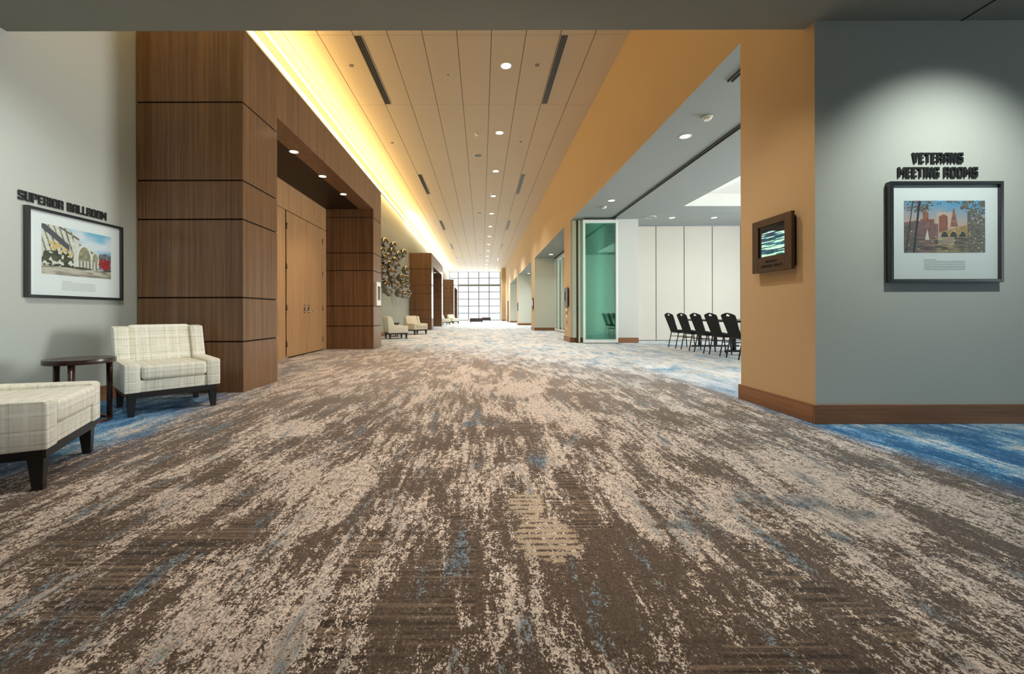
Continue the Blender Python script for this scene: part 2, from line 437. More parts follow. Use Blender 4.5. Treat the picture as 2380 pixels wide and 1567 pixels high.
# ------------------------------------------------------------------ floor with woven layout
def floor():
    # fine grid near the camera, coarse further off
    bm = bmesh.new()
    lay = bm.verts.layers.float_color.new('weave')
    xs = [-4.2 + .04*i for i in range(int(9.2/.04)+1)]
    xs = [-6.0] + xs + [8.0, 12.0]
    ys = [-3.0, .6] + [.64 + .04*i for i in range(int(5.4/.04)+1)] + [7.0, 9, 13, 20, 30, 40, 54.5]
    V = [[bm.verts.new((x, y, 0)) for x in xs] for y in ys]
    def ell(x, y, cx, cy, rx, ry, a=0):
        dx, dy = x-cx, y-cy; ca, sa = math.cos(a), math.sin(a)
        u, v = (dx*ca+dy*sa)/rx, (-dx*sa+dy*ca)/ry
        return max(0.0, min(1.0, (1.0-math.hypot(u, v))/.6))
    def P(px, py): z = 955*H/(py-728.0); return ((px-1120)*z/955, z)
    cream = [(1240,1130,.20,.55),(1290,1060,.16,.5),(1700,1180,.22,.5),(1560,1090,.16,.6),(1960,1180,.35,.35),(600,1420,.32,.30),(480,1310,.16,.22),
             (900,1230,.2,.6),(820,1120,.2,.5),(700,1500,.3,.12),(1290,1480,.10,.2),(1620,1280,.16,.3),(1770,1420,.2,.15),(1440,1150,.12,.6),
             (1190,900,.5,1.0),(1100,860,.8,1.2),(80,1380,.12,.2),(1350,980,.12,.6),(1250,950,.18,.6),(1880,1100,.3,.4),(690,990,.3,.4),(420,1160,.25,.2),(1480,1200,.1,.4)]
    brown = [(330,1250,.55,.45),(130,1380,.4,.3),(1180,990,.35,.35),(1050,1280,.18,.35),(1640,1330,.35,.22),(1720,1260,.28,.2),(860,1480,.2,.18),
             (700,1040,.3,.3),(1480,1040,.16,.35),(560,1190,.4,.25),(1340,1440,.18,.25),(1850,1450,.3,.2),(880,1300,.14,.4),(1000,1400,.2,.2),(1600,1400,.25,.2),(720,930,.5,.4)]
    blue = [(695,1265,.045,.20,1),(540,1305,.05,.11,1),(610,1215,.035,.10,1),(700,1195,.05,.10,1),(575,1145,.10,.22,1),(1010,975,.06,.45,1),
            (1130,985,.25,.10,1),(1820,1280,.04,.30,1),(1840,1170,.2,.12,1),(1240,1070,.06,.14,1),(1470,1080,.05,.35,.8),(1240,1500,.07,.2,1),
            (350,1500,.10,.12,.9),(120,1490,.06,.05,1),(200,1500,.05,.05,1),(1200,1150,.04,.3,1),(1310,1030,.05,.3,.8),(2010,1200,.2,.12,.9),(500,990,.3,.35,.8),(1950,1250,.1,.07,1),(1060,1310,.05,.2,.7)]
    rib = [(1270,1250,.17,.22),(1225,1170,.13,.16)]
    rib = [(P(a,b_), c, d) for a, b_, c, d in rib]
    C = [(P(a,b_), c, d) for a, b_, c, d in cream]; B = [(P(a,b_), c, d) for a, b_, c, d in brown]; U = [(P(a,b_), c, d, e) for a, b_, c, d, e in blue]
    for row in V:
        for v in row:
            x, y = v.co.x, v.co.y; c = .5; g = .5; r = 0.0
            if .5 < y < 6.2:
                for (p, a, b_) in C: c = max(c, .5+.5*ell(x, y, p[0], p[1], a, b_))
                br = 0
                for (p, a, b_) in B: br = max(br, ell(x, y, p[0], p[1], a, b_))
                c -= br*.28
                for (p, a, b_, e) in U: g = max(g, .5+.5*e*ell(x, y, p[0], p[1], a, b_))
                for (p, a, b_) in rib: r = max(r, ell(x, y, p[0], p[1], a, b_))
            v[lay] = (c, g, r, 1)
    for j in range(len(ys)-1):
        for i in range(len(xs)-1): bm.faces.new((V[j][i], V[j][i+1], V[j+1][i+1], V[j+1][i]))
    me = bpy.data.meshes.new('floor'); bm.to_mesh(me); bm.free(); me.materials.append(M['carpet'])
    o = bpy.data.objects.new('floor', me); COL.objects.link(o)
    return struct(o)
floor()

# ------------------------------------------------------------------ shell
struct(MB().box(XL-.2, XL, -3, YE+1, 0, ZC+.35).build('wall_left', M['wall_grey']))
struct(MB().box(XL-.2, 12.2, -3.2, -3.0, 0, ZS+.3).build('wall_back', M['wall_grey']))
struct(MB().box(XL-.2, 12.2, -3.2, YS, ZS, ZS+.10).build('ceiling_1', M['paint_ceiling']))
struct(MB().box(XL, XR+.1, YS-.12, YS-.001, ZS+.1, ZC+.2).build('wall_bulkhead', M['wall_cream']))
struct(MB().box(XL-.2, XR+.3, YS-.12, YE+1, ZC, ZC+.12).build('ceiling_2', M['ceil']))
# joint in the low ceiling above the right wall
struct(MB().box(3.965, 3.975, -3, YW-.001, ZS-.004, ZS+.01).build('trim_1', M['reveal']))
# grey wall on the right with the picture, thick up to the first opening
def right_wall():
    b = MB()
    b.box(XR, 12.2, YW, 4.37, 0, ZC+.1)
    b.box(XR, XR+.22, 4.37, YE+1, ZH, ZC+.1)
    for y0, y1 in ((12.77, 13.73), (21.4, 22.9), (30.9, 32.2), (39.9, YE+1)):
        b.box(XR, XG+.12, y0, y1, 0, ZH)
    b.box(XG, XG+.12, 22.9, 30.9, 0, ZH); b.box(XG, XG+.12, 32.2, 39.9, 0, ZH)
    o = b.build('wall_right', [M['wall_cream'], M['wall_tan'], M['wall_grey'], M['paint_white']])
    for p in o.data.polygons:
        if p.normal.x < -.9 and abs(p.center.x-XR) < .01: p.material_index = 1
        elif p.normal.z < -.9 and abs(p.center.z-ZH) < .01: p.material_index = 3
        elif p.normal.y < -.9 and abs(p.center.y-YW) < .01: p.material_index = 2
    return struct(o)
right_wall()
# soffits of the openings
for i, (y0, y1) in enumerate(((13.73, 21.4), (22.9, 30.9), (32.2, 39.9))):
    struct(MB().box(XR+.22, XG+.2, y0, y1, ZH, ZH+.1).build('ceiling_%d' % (3+i), M['paint_white']))
# meeting room
TX0, TX1, TY0, TY1, TZ = 5.43, 11.0, 5.2, 11.06, ZH+.33
b = MB()
b.box(XR+.22, TX0, 4.37, 13.6, ZH, ZH+.5); b.box(TX1, 12.2, 4.37, 13.6, ZH, ZH+.5)
b.box(TX0, TX1, 4.37, TY0, ZH, ZH+.5); b.box(TX0, TX1, TY1, 13.6, ZH, ZH+.5); 
struct(b.build('ceiling_6', M['paint_white']))
b = MB(); b.box(TX0, TX1, TY0, TY1, TZ, TZ+.17)
for q in ((TX0, TX1, TY1-.012, TY1-.001), (TX0, TX1, TY0+.001, TY0+.012), (TX0+.001, TX0+.012, TY0, TY1), (TX1-.012, TX1-.001, TY0, TY1)): b.box(*q, ZH+.002, TZ)
struct(b.build('ceiling_7', M['paint_room']))
for q in ((TX0+.5, 8.1), (TX1-.5, 8.1)): area('coffer_cove_glow', (q[0], q[1], ZH+.06), .1, 5.4, 6, (1, .98, .95), (PI, 0, 0))
struct(MB().box(XG+.35, 4.79, 12.57, 13.9, 0, ZH).build('wall_room_corner', M['paint_room']))
struct(MB().box(4.79, 12.2, 13.62, 13.9, 0, ZH+.5).build('wall_room_far', M['paint_room']))
struct(MB().box(12.0, 12.2, 4.37, 13.62, 0, .8).box(12.0, 12.2, 4.37, 13.62, 3.3, ZH).build('wall_room_side', M['paint_room']))
wl = thing('operable_partition', 'white floor-to-ceiling folding partition of tall panels behind the black chairs', 'partition', (4.79, 13.48, 0))
for k in range(8):
    MB().box(.012 + .925*k, .925*(k+1)-.012, 0, .09, .02, ZH-.03).build('panel', M['partition'], wl, .003, 1)
MB().box(0, 7.4, -.02, .11, ZH-.03, ZH-.001).build('head_track', M['alu_grey'], wl)
MB().box(0, 7.4, .02, .07, 0, .02).build('floor_seal', M['track'], wl)
# end wall window
def end_window():
    t = MB()
    cols = [XL, -2.98, -1.68, -.38, .92, 2.30]
    rows = [0, .93-.02, 1.80, 2.69, 3.58, 4.42, 5.31, ZC]
    y0 = YE
    for x in cols: t.box(x-.062, x+.062, y0, y0+.14, 0, ZC)
    for z in rows:
        h = .13 if abs(z-4.42) < .01 else .05
        t.box(XL, 2.30, y0+.01, y0+.13, max(0, z-h), min(ZC, z+h))
    t.box(XL, 2.30, y0-.02, y0+.15, 0, .10)
    o = struct(t.build('window_1', M['alu_grey']))
    for i in range(5):
        MB().box(cols[i]+.062, cols[i+1]-.062, y0+.06, y0+.07, .1, ZC-.03).build('window_pane', M['glass_clear'], o)
end_window()
struct(MB().box(2.30, XR+.02, YE-.1, YE+.2, 0, ZC).build('wall_end_pier', M['wall_cream']))
pc = thing('pilaster', 'tan square pilaster with wooden base beside the far end window', 'column', (2.52, 47.6, 0))
MB().box(-.23, .234, -.1, .5, 0, ZC).build('shaft', M['wall_tan'], pc)
MB().box(-.245, .234, -.115, -.1, 0, .16).build('base_trim', M['wood_base'], pc)

# baseboards
def base(name, segs):
    b = MB()
    for s_ in segs: b.box(*s_, 0.0, .157)
    return struct(b.build(name, M['wood_base'] if 'room' in name or 'front' in name else M['wood_base_y'], None, .003, 1))
base('baseboard_left', [(XL, XL+.02, -3, 4.80), (XL, XL+.02, 11.39, 22.8), (XL, XL+.02, 29.39, 40.8), (XL, XL+.02, 47.39, YE)])
base('baseboard_right_front', [(XR-.02, 12.0, YW-.02, YW)])
base('baseboard_right', [(XR-.02, XR, YW, 4.39)] + [(XR-.02, XR, a, b_) for a, b_ in ((12.75, 13.75), (21.38, 22.92), (30.88, 32.22), (39.88, YE))])
base('baseboard_room_front', [(XR, XG-.6, 12.75, 12.77), (XR, XG, 21.38, 21.4), (XR, XG, 30.88, 30.9), (XR, XG, 39.88, 39.9), (XG+.35, 4.79, 12.55, 12.57), (XR, 5, 4.37, 4.39)])

# ------------------------------------------------------------------ wood portals
JH = [0.0, .585, 1.10, 2.015, 2.47, 3.385, ZP]
G = .018
def portal_proto():
    t = thing('wood_portal', 'nearest tall walnut-panelled doorway surround, floor to cove, behind the plaid armchair', 'doorway surround', (XP, 4.80, 0), 0, 'walnut doorway surrounds along the left wall')
    D = XL - XP + .012          # depth into the wall (negative x)
    def jamb(y0, y1):
        b = MB(); b.box(D, -.014, y0+.014, y1-.014, 0, ZP-.01, 1)
        for i in range(6):
            z0, z1 = JH[i]+(G if i else 0), JH[i+1]-(0 if i == 5 else G*0)
            b.box(D, 0, y0, y1, z0, z1, 0)
        return b.build('jamb', [M['wood'], M['reveal']], t, .0015, 1)
    jamb(0, .81); jamb(5.78, 6.59)
    # header: sits over the opening
    b = MB(); b.box(-.36, -.0, .81, 5.78, ZH-.18, ZP, 0)
    b.build('header', [M['wood'], M['reveal']], t, .0015, 1)
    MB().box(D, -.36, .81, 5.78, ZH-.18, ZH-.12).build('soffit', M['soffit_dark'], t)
    b = MB(); b.box(D, D+.022, .812, 5.778, 3.05, ZH-.182)
    b.box(D, D+.022, .812, 3.58, 0, 3.035); b.box(D, D+.022, 5.52, 5.778, 0, 3.035); b.box(D, D+.005, 3.58, 5.52, 0, 3.05, 1)
    b.build('back_panel', [M['wood_door'], M['reveal']], t)
    return t
p1 = portal_proto()
dup(p1, (XP, 22.80, 0), None, 'second walnut doorway surround along the left wall, just past the cluster of bronze spheres')
dup(p1, (XP, 40.80, 0), None, 'farthest walnut doorway surround along the left wall, near the end window')

# double door in the nearest portal
d = MB().box(0, .008, 8.39, 10.31, 0.0, 3.045).build('door_1', M['reveal']); d.location = (XL+.017+.0, 0, 0); struct(d)
def leaf(y0, y1, hinge_y, hy):
    l = MB().box(.008, .028, y0, y1, .025, 3.03).build('door_leaf', M['wood_door'], d, .002, 1)
    for z in (.30, 1.05, 1.90, 2.72):
        MB().tube((.040, hinge_y, z-.06), (.040, hinge_y, z+.06), .014, None, 8).build('hinge', M['hinge'], l)
    h = MB(); h.box(.028, .036, hy-.035, hy+.035, .93, 1.12)
    h.tube((.036, hy, .965), (.085, hy, .965), .010); h.tube((.085, hy, .965), (.085, hy+(.12 if hinge_y > hy else -.12), .965), .010)
    h.tube((.036, hy, 1.08), (.050, hy, 1.08), .018)
    h.build('door_handle', M['steel'], l)
leaf(8.41, 9.345, 8.405, 9.25); leaf(9.355, 10.29, 10.295, 9.45)
for hy in (8.40, 10.30):
    MB().box(0, .05, hy-.02, hy+.02, 0, .05).build('door_stop', M['steel'], d)

# ------------------------------------------------------------------ ceiling fixtures
def downlight(name, label, x, y, z, r=.085, power=0, col=NEUT, group=None, angle=115, mat='lamp'):
    t = thing(name, label, 'ceiling light', (x, y, z), 0, group)
    MB().ring((0, 0), r, r*1.28, -.006, -.0005, 28).build('trim_ring', M['trim_white'], t)
    MB().disc((0, 0), r, -.004, -.001, 28).build('lens', M[mat], t)
    if power:
        s_ = spot('downlight_beam', (x, y, z-.03), (x, y, 0), power, col, angle, .9, .07)
    return t
ords = ['nearest', 'second', 'third', 'fourth', 'fifth', 'sixth', 'seventh', 'eighth', 'ninth', 'tenth', 'eleventh', 'twelfth', 'thirteenth']
spot('downlight_beam', (.52, 5.42, ZC-.03), (.52, 5.42, 0), 900, (1, .95, .88), 84, .9, .07)  # unseen lamp ahead of the row, added to brighten the mid floor
for k in range(13):
    y = 8.62 + 3.2*k
    downlight('recessed_downlight', 'round recessed downlight, %s along the single row in the high corridor ceiling' % ords[k], .52, y, ZC, .10,
              (480, 480, 480, 520, 560)[k] if k < 5 else (1500 if k % 2 == 0 else 0), (1, .93, .84) if k < 4 else (.98, 1, .97), 'downlights along the corridor ceiling', 95 if k < 3 else 124)
for k, y in enumerate((6.81, 8.03, 9.24)):
    downlight('recessed_downlight', 'round downlight in the dark soffit over the double doors, %s of three' % ('nearest', 'middle', 'farthest')[k],
              -3.11, y, ZH-.18, .062, 75, (1, .80, .55), 'downlights in the nearest wood doorway soffit', 100)
downlight('recessed_downlight', 'round downlight in the soffit of the second walnut doorway', -3.11, 27.24, ZH-.18, .062, 30, (1, .80, .55), None, 100)
for x, y, lab in ((3.31, 6.67, 'dim round downlight in the grey soffit of the open folding wall, nearer one'),
                  (3.31, 10.48, 'dim round downlight in the grey soffit of the folding wall, by the green glass'),
                  (5.74, 12.4, 'round downlight in the meeting room ceiling above the black chairs, left one'),
                  (7.01, 12.4, 'round downlight in the meeting room ceiling above the black chairs, right one')):
    downlight('recessed_downlight', lab, x, y, ZH, .075, 14, COOL, 'downlights of the meeting room side', 120, 'lamp_cool')
downlight('recessed_downlight', 'round downlight in the pale soffit over the second opening on the right', 3.39, 20.1, ZH, .09, 22, COOL, None, 120, 'lamp')
downlight('recessed_downlight', 'round downlight in the pale soffit over the third opening on the right', 3.39, 29.7, ZH, .09, 22, COOL, None, 120, 'lamp')

def slot(name, label, x, y0, L=2.5):
    t = thing(name, label, 'air diffuser', (x, y0, ZC), 0, 'linear slot diffusers in the corridor ceiling')
    MB().box(-.065, .065, 0, L, -.004, -.001).build('backing', M['black'], t)
    b = MB()
    for k in range(4): b.box(-.066+.0423*k, -.066+.0423*k+.0045, 0, L, -.010, -.003)
    b.build('blade_set', M['grille'], t)
    return t
rows = ['nearest', 'second', 'third', 'fourth', 'fifth']
for k in range(5):
    y0 = 7.68 + 7.68*k
    slot('slot_diffuser', 'long black slot diffuser left of the corridor ceiling, %s of its row' % rows[k], -2.31, y0)
    slot('slot_diffuser', 'long black slot diffuser right of the corridor ceiling, %s of its row' % rows[k], 1.56, y0)
for k, y in enumerate((13.5, 21.2, 28.9, 36.6)):
    t = thing('ceiling_speaker', 'flat round ceiling speaker grille, %s of the row left of the downlights' % rows[k], 'speaker', (-.11, y, ZC), 0, 'round ceiling speakers')
    MB().disc((0, 0), .135, -.010, -.001, 32).build('grille', M['grille'], t); MB().ring((0, 0), .135, .15, -.014, -.001, 32).build('rim', M['trim_white'], t)
def detector(x, y, z, label):
    t = thing('smoke_detector', label, 'smoke detector', (x, y, z))
    MB().disc((0, 0), .07, -.02, -.001, 24).build('base_plate', M['trim_white'], t)
    MB().tube((0, 0, -.02), (0, 0, -.055), .06, .045, 24).build('sensor_head', M['trim_white'], t)
detector(-.137, 11.89, ZC, 'round white smoke detector in the corridor ceiling beside the second downlight')
detector(.40, 17.7, ZC, 'round white smoke detector in the corridor ceiling beside the fourth downlight')
detector(3.30, 6.0, ZH, 'white smoke detector in the grey soffit of the open folding wall, nearer one')
detector(3.30, 11.08, ZH, 'white smoke detector in the grey soffit of the open folding wall, beside the green glass')
for x, y, lab in ((-2.72, 8.6, 'small concealed sprinkler cap left of the nearest slot diffuser'), (-.72, 8.93, 'small dark sprinkler dot in the middle of the nearest ceiling tiles'),
                  (1.17, 8.6, 'small concealed sprinkler cap right of the nearest downlight'), (-2.72, 12.5, 'small concealed sprinkler cap at the left of the second row of ceiling tiles'),
                  (1.19, 12.45, 'small concealed sprinkler cap right of the second downlight')):
    t = thing('sprinkler_cap', lab, 'sprinkler', (x, y, ZC), 0, 'concealed sprinkler caps')
    MB().disc((0, 0), .045 if x != -.72 else .02, -.008, -.001, 20).build('cap', M['grille'], t)
t = thing('ceiling_speaker', 'flat grey round speaker in the meeting room ceiling, left of the room downlights', 'speaker', (5.05, 12.3, ZH))
MB().disc((0, 0), .15, -.010, -.001, 32).build('grille', M['alu_grey'], t); MB().ring((0, 0), .15, .165, -.012, -.001, 32).build('rim', M['alu'], t)
for x0, x1, lab in ((4.58, 6.03, 'thin dark air slot in the meeting room ceiling, left one'), (6.40, 8.2, 'thin dark air slot in the meeting room ceiling, right one')):
    t = thing('air_slot', lab, 'air diffuser', (x0, 11.87, ZH)); MB().box(0, x1-x0, -.035, .035, -.004, -.001).build('slot', M['alu_grey'], t)

# linear light along the left wall, and a ledge made to glow
t = thing('linear_cove_light', 'glowing warm LED band high along the left wall above the wood portals', 'strip light', (XL, YS, 5.77))
MB().box(0, .03, 0, YE-YS, .0, .13).build('glowing_strip', M['led'], t)
MB().box(0, .04, 0, YE-YS, -.012, 0).build('housing', M['trim_white'], t)
t = thing('glowing_ledge', 'thin ledge with its lit look put in as glow, where the corridor ceiling meets the left wall', 'strip light', (XL+.05, YS, ZC-.012))
MB().box(.001, .06, 0, YE-YS-.2, 0, .011).build('glowing_strip', M['ledge_glow'], t)  # lit ledge imitated by an emissive strip
for y in (8.0, 17.0, 26.0, 35.0, 44.0):
    wc = (1, .66, .24) if y < 20 else (1, .84, .58)
    area('cove_glow', (XL+.12, y, 5.80), .04, 9.0, 40, wc, (0, math.radians(25), 0))
    area('cove_glow_up', (XL+.22, y, 5.72), .06, 9.0, 130, (1, .66, .22) if y < 20 else (1, .84, .55), (0, math.radians(180+37), 0))

# ------------------------------------------------------------------ glass folding wall
t = thing('partition_track', 'dark double ceiling track of the folding glass wall running along the opening', 'track', (0, 0, ZH))
MB().box(3.93, 3.95, 4.4, 12.45, -.02, -.001).box(3.99, 4.01, 4.4, 12.45, -.02, -.001).box(3.95, 3.99, 4.4, 12.45, -.006, -.001).build('rail', M['track'], t)
MB().box(3.10, 4.02, 12.38, 12.42, -.02, -.001).build('cross_rail', M['track'], t)
MB().box(3.04, 3.06, 4.4, 5.08, -.02, -.001).box(3.09, 3.11, 4.4, 5.08, -.02, -.001).build('parking_rail', M['track'], t)
MB().box(3.3, 3.5, 4.9, 4.97, -.03, -.001).build('rail_crossing', M['black'], t)

def glass_leaf(parent, x0, x1, y, z1=3.70, th=.05, handle=False, gmat='glass_green'):
    f = .055
    b = MB(); b.box(x0, x0+f, y, y+th, .03, z1).box(x1-f, x1, y, y+th, .03, z1).box(x0+f, x1-f, y, y+th, .03, .03+.09).box(x0+f, x1-f, y, y+th, z1-.09, z1)
    o = b.build('leaf_frame', M['alu'], parent, .003, 1)
    MB().box(x0+f, x1-f, y+th*.4, y+th*.6, .12, z1-.09).build('glass_pane', M[gmat], o)
    return o
t = thing('folded_glass_door', 'stack of folded green glass panels in white frames beside the tan pier', 'glass door', (3.03, 12.27, 0))
o1 = glass_leaf(t, 0, 1.03, 0)
o2 = glass_leaf(t, .03, 1.06, .075); o3 = glass_leaf(t, .06, 1.09, .15)
MB().tube((1.0, .03, 0), (1.0, .03, .10), .02).tube((1.0, .03, 3.70), (1.0, .03, 3.78), .015).build('pivot', M['steel'], o1)
t = thing('storage_pocket_door', 'tall narrow cream cover panels with dark gaps between tan pier and green glass', 'panel', (2.80, 12.62, 0))
MB().box(.10, .16, 0, .05, .0, 3.76).build('edge_strip', M['bronze'], t)
MB().box(.00, .10, .0, .03, .16, 3.76).build('cover_panel', M['wall_cream'], t)
MB().box(.165, .215, -.02, .05, .02, 3.76).build('jamb_panel', M['alu'], t)
MB().tube((.13, 0, 1.05), (.13, -.03, 1.05), .022, None, 12).build('lock_cylinder', M['black'], t)
# closed partition in the second opening
t = thing('closed_glass_partition', 'closed white-framed glass folding doors in the second opening on the right', 'glass door', (XG, 13.75, 0))
for k in range(8):
    y0 = .02 + .95*k
    b = MB(); b.box(-.03, .03, y0, y0+.06, .03, 3.70).box(-.03, .03, y0+.88, y0+.94, .03, 3.70).box(-.03, .03, y0+.06, y0+.88, .03, .12).box(-.03, .03, y0+.06, y0+.88, 3.60, 3.70)
    o = b.build('leaf_frame', M['alu'], t); MB().box(-.005, .005, y0+.06, y0+.88, .12, 3.60).build('glass_pane', M['glass_clear'], o)
    if k in (5, 7): MB().tube((-.05, y0+.09, 1.0), (-.05, y0+.22, 1.0), .012).tube((-.03, y0+.10, 1.0), (-.05, y0+.10, 1.0), .012).build('door_handle', M['steel'], o)
MB().box(-.03, .03, 0, 7.63, 3.70, ZH).build('head_rail', M['track'], t)
MB().box(-.03, .03, 0, 7.63, 0, .03).build('floor_rail', M['wood_base_y'], t)
struct(MB().box(XG+.35, XG+.5, 13.9, 22.9, 0, ZH).build('wall_room_inner', M['wall_cream']))

# ------------------------------------------------------------------ painted pictures (python raster -> face colours)
def raster(nx, ny, fn):
    return [[fn((i+.5)/nx, (j+.5)/ny) for i in range(nx)] for j in range(ny)]
def hsh(a, b_): 
    v = math.sin(a*127.1+b_*311.7)*43758.5453; return v-math.floor(v)
def vn(x, y):
    i, j = math.floor(x), math.floor(y); fx, fy = x-i, y-j
    fx = fx*fx*(3-2*fx); fy = fy*fy*(3-2*fy)
    return (hsh(i,j)*(1-fx)+hsh(i+1,j)*fx)*(1-fy)+(hsh(i,j+1)*(1-fx)+hsh(i+1,j+1)*fx)*fy
def mx(a, b_, t): return tuple(a[k]*(1-t)+b_[k]*t for k in range(3))
def skyline(u, v):
    n = vn(u*40, v*30)
    c = mx((.62,.45,.36), (.12,.38,.60), min(1, max(0, (v-.55)/.4 + .35*(u-.5) + .3*(n-.5))))
    if v < .78 and v > .5 and .40 < u < .62: c = mx(c, (.85,.55,.35), .5)
    def tower(u0, u1, top, col):
        nonlocal c
        if u0 < u < u1 and .38 < v < top: c = mx(col, (.12,.05,.04), .45*n + (.35 if (int(u*60) % 2) else 0))
    tower(.23, .30, .86 if abs(u-.265) < .012 else .78, (.50,.18,.11)); tower(.20, .37, .64, (.40,.15,.10))
    tower(.43, .54, .74 - abs(u-.485)*.8, (.48,.17,.11))
    if abs(u-.615) < .035*max(0, (.86-v))/.46*1.6+.006 and .5 < v < .86: c = mx((.50,.22,.15), (.2,.08,.06), n)
    if v < .62-.25*abs(u-.15) and u < .42: c = mx((.16,.09,.11), (.34,.18,.14), n)
    if .45 < u < .80:
        by = .40+(u-.45)*.42
        if .30 < v < by:
            c = mx((.55,.38,.16), (.38,.22,.10), n)
            for cu in (.50, .61, .72):
                if math.hypot((u-cu)/.042, (v-.30)/(.10)) < 1: c = (.05,.05,.05)
    if v < .30:
        c = mx((.10,.08,.07), (.42,.32,.14) if u > .4 else (.35,.20,.16), min(1, max(0, vn(u*14, v*50)*1.6-.45)))
        if .42 < u < .62 and v > .14: c = mx(c, (.62,.46,.34), .5)
    if abs(u-.285) < .028*(1-(v-.24)/.22) and .24 < v < .46: c = (.80,.66,.55)
    fol = vn(u*16, v*12)*.4 + vn(u*60, v*44)*.6
    if (v > .84 - .12*math.sin(u*9) and fol > .50) or (u > .78 and fol > .33 + max(0, v-.75)*1.2) or (u < .18 and v < .55 and fol > .42):
        c = mx((.05,.05,.08), (.26,.22,.13), vn(u*90, v*70))
    if abs(u-(.12+.07*v)) < .012 or abs(u-(.02+.09*v)) < .006: c = (.03,.03,.05)
    if v < .42 and hsh(int(u*70), int(v*50)) > .985: c = (.9,.65,.30)
    return c
def bridge(u, v):
    n = vn(u*30, v*22)
    c = mx((.75,.80,.84), (.20,.52,.72), min(1, max(0, vn(u*6, v*7)*1.5-.4)))
    top = 1.06-.72*(u-.22) if u > .22 else 1.1
    if v < top - .10*(u > .5):
        c = mx((.66,.64,.54), (.80,.80,.74), n)
        if abs(v-(top-.06-.10*(u > .5))) < .02: c = (.12,.13,.13)
        if u < .42 and int((u*1.4+v*.3)*30) % 3 == 0 and v > .45: c = mx((.10,.11,.11), (.45,.40,.25), n)
        if u < .36 and abs(v-(.98-1.1*u)) < .07: c = (.10,.11,.12)
        for cu, ry, rx in ((.58, .30, .095), (.745, .20, .045)):
            q = math.hypot((u-cu)/rx, (v-.36)/ry)
            if q < 1 and v > .18: c = mx((.16,.17,.13), (.55,.48,.28), vn(u*25, v*18))
            elif q < 1.22 and v > .3: c = (.80,.80,.76)
            if abs(u-cu) < rx and .18 < v <= .36: c = mx((.15,.15,.13), (.70,.66,.52), 1 if int(u*60) % 3 else 0)
        if .10 < u < .42 and abs(v-(.72-.8*u)) < .10 and n > .45: c = (.72,.52,.20)
    if u > .80 and v < .58-.3*abs(u-.9): c = mx((.30,.32,.36), (.08,.08,.09), n)
    if math.hypot((u-.90)/.10, (v-.33)/.12) < .7+.6*n: c = mx((.50,.02,.03), (.25,.03,.03), vn(u*50, v*40))
    fol = vn(u*26, v*20)
    if u < .42 and v < .50-.2*abs(u-.2) and v > .18 and fol > .40: c = mx((.02,.03,.02), (.12,.14,.07), n)
    if v < .20:
        c = mx((.62,.56,.45), (.14,.13,.11), min(1, max(0, vn(u*9, v*40)*1.5-.55)))
    if .17 < v < .21 and n > .35: c = (.06,.06,.05)
    return c
def scrn(u, v):
    if v > .88+.06*math.sin(u*5): return (.003,.003,.004)
    k = vn(u*2.5+3, v*26); q = vn(u*14, v*40)
    if k > .62: c = mx((.45,.62,.58), (.30,.50,.30), q)
    elif k > .45: c = mx((.02,.05,.20), (.02,.25,.16), q)
    elif k > .30: c = mx((.06,.02,.14), (.0,.10,.05), q)
    else: c = mx((.005,.01,.02), (.02,.08,.10), q)
    return c
def art_mesh(name, w_, h_, nx, ny, fn, mat, parent):
    """plane in local XZ facing -Y"""
    me = bpy.data.meshes.new(name)
    vs = [(-w_/2+w_*i/nx, 0, -h_/2+h_*j/ny) for j in range(ny+1) for i in range(nx+1)]
    fs = [(j*(nx+1)+i, j*(nx+1)+i+1, (j+1)*(nx+1)+i+1, (j+1)*(nx+1)+i) for j in range(ny) for i in range(nx)]
    me.from_pydata(vs, [], fs)
    ca = me.color_attributes.new('paint', 'FLOAT_COLOR', 'CORNER')
    k = 0; R = raster(nx, ny, fn)
    buf = []
    for j in range(ny):
        for i in range(nx):
            buf += list(R[j][i]+(1,))*4
    ca.data.foreach_set('color', buf)
    me.materials.append(mat)
    o = bpy.data.objects.new(name, me); COL.objects.link(o); o.parent = parent
    return o
def picture(name, label, loc, rz, w_, h_, aw, ah, adz, fn, depth=.045):
    t = thing(name, label, 'picture', loc, rz)
    f = .026
    b = MB(); y0, y1 = -depth, -.001
    b.box(-w_/2, -w_/2+f, y0, y1, -h_/2, h_/2).box(w_/2-f, w_/2, y0, y1, -h_/2, h_/2)
    b.box(-w_/2+f, w_/2-f, y0, y1, -h_/2, -h_/2+f).box(-w_/2+f, w_/2-f, y0, y1, h_/2-f, h_/2)
    b.build('frame', M['frame'], t, .002, 1)
    mb = MB().box(-w_/2+f, w_/2-f, -.022, -.003, -h_/2+f, h_/2-f).build('mat_board', M['mat_board'], t)
    a = art_mesh('print', aw, ah, 210, 140, fn, M['art'], t); a.location = (0, -.0235, adz)
    a['label'] = 'colourful painted print'
    cb = MB()
    zc = adz-ah/2-.10
    for r_ in range(7):
        xw = .17 if r_ else -.07
        cb.box(-.17, xw, -.0232, -.0222, zc+.040-.0135*r_, zc+.0445-.0135*r_)
    c = cb.build('caption_text', simple('caption_ink', (.52, .54, .53), .7), t)
    g = MB().box(-w_/2+f, w_/2-f, -.030, -.028, -h_/2+f, h_/2-f).build('glazing', M['glass_clear'], t)
    return t
# right picture: frontal wall
picture('framed_picture', 'black framed skyline and bridge print with white mat under the VETERANS MEETING ROOMS letters',
        (3.80, YW, H + (728-541)*3.35/955), 0, .925, .825, .665, .425, .045, skyline)
# left picture on the left wall: faces +X
picture('framed_picture', 'black framed arched bridge print with white mat under the SUPERIOR BALLROOM letters',
        (XL, 4.10, 1.478), PI/2, .965, .815, .70, .46, .045, bridge)

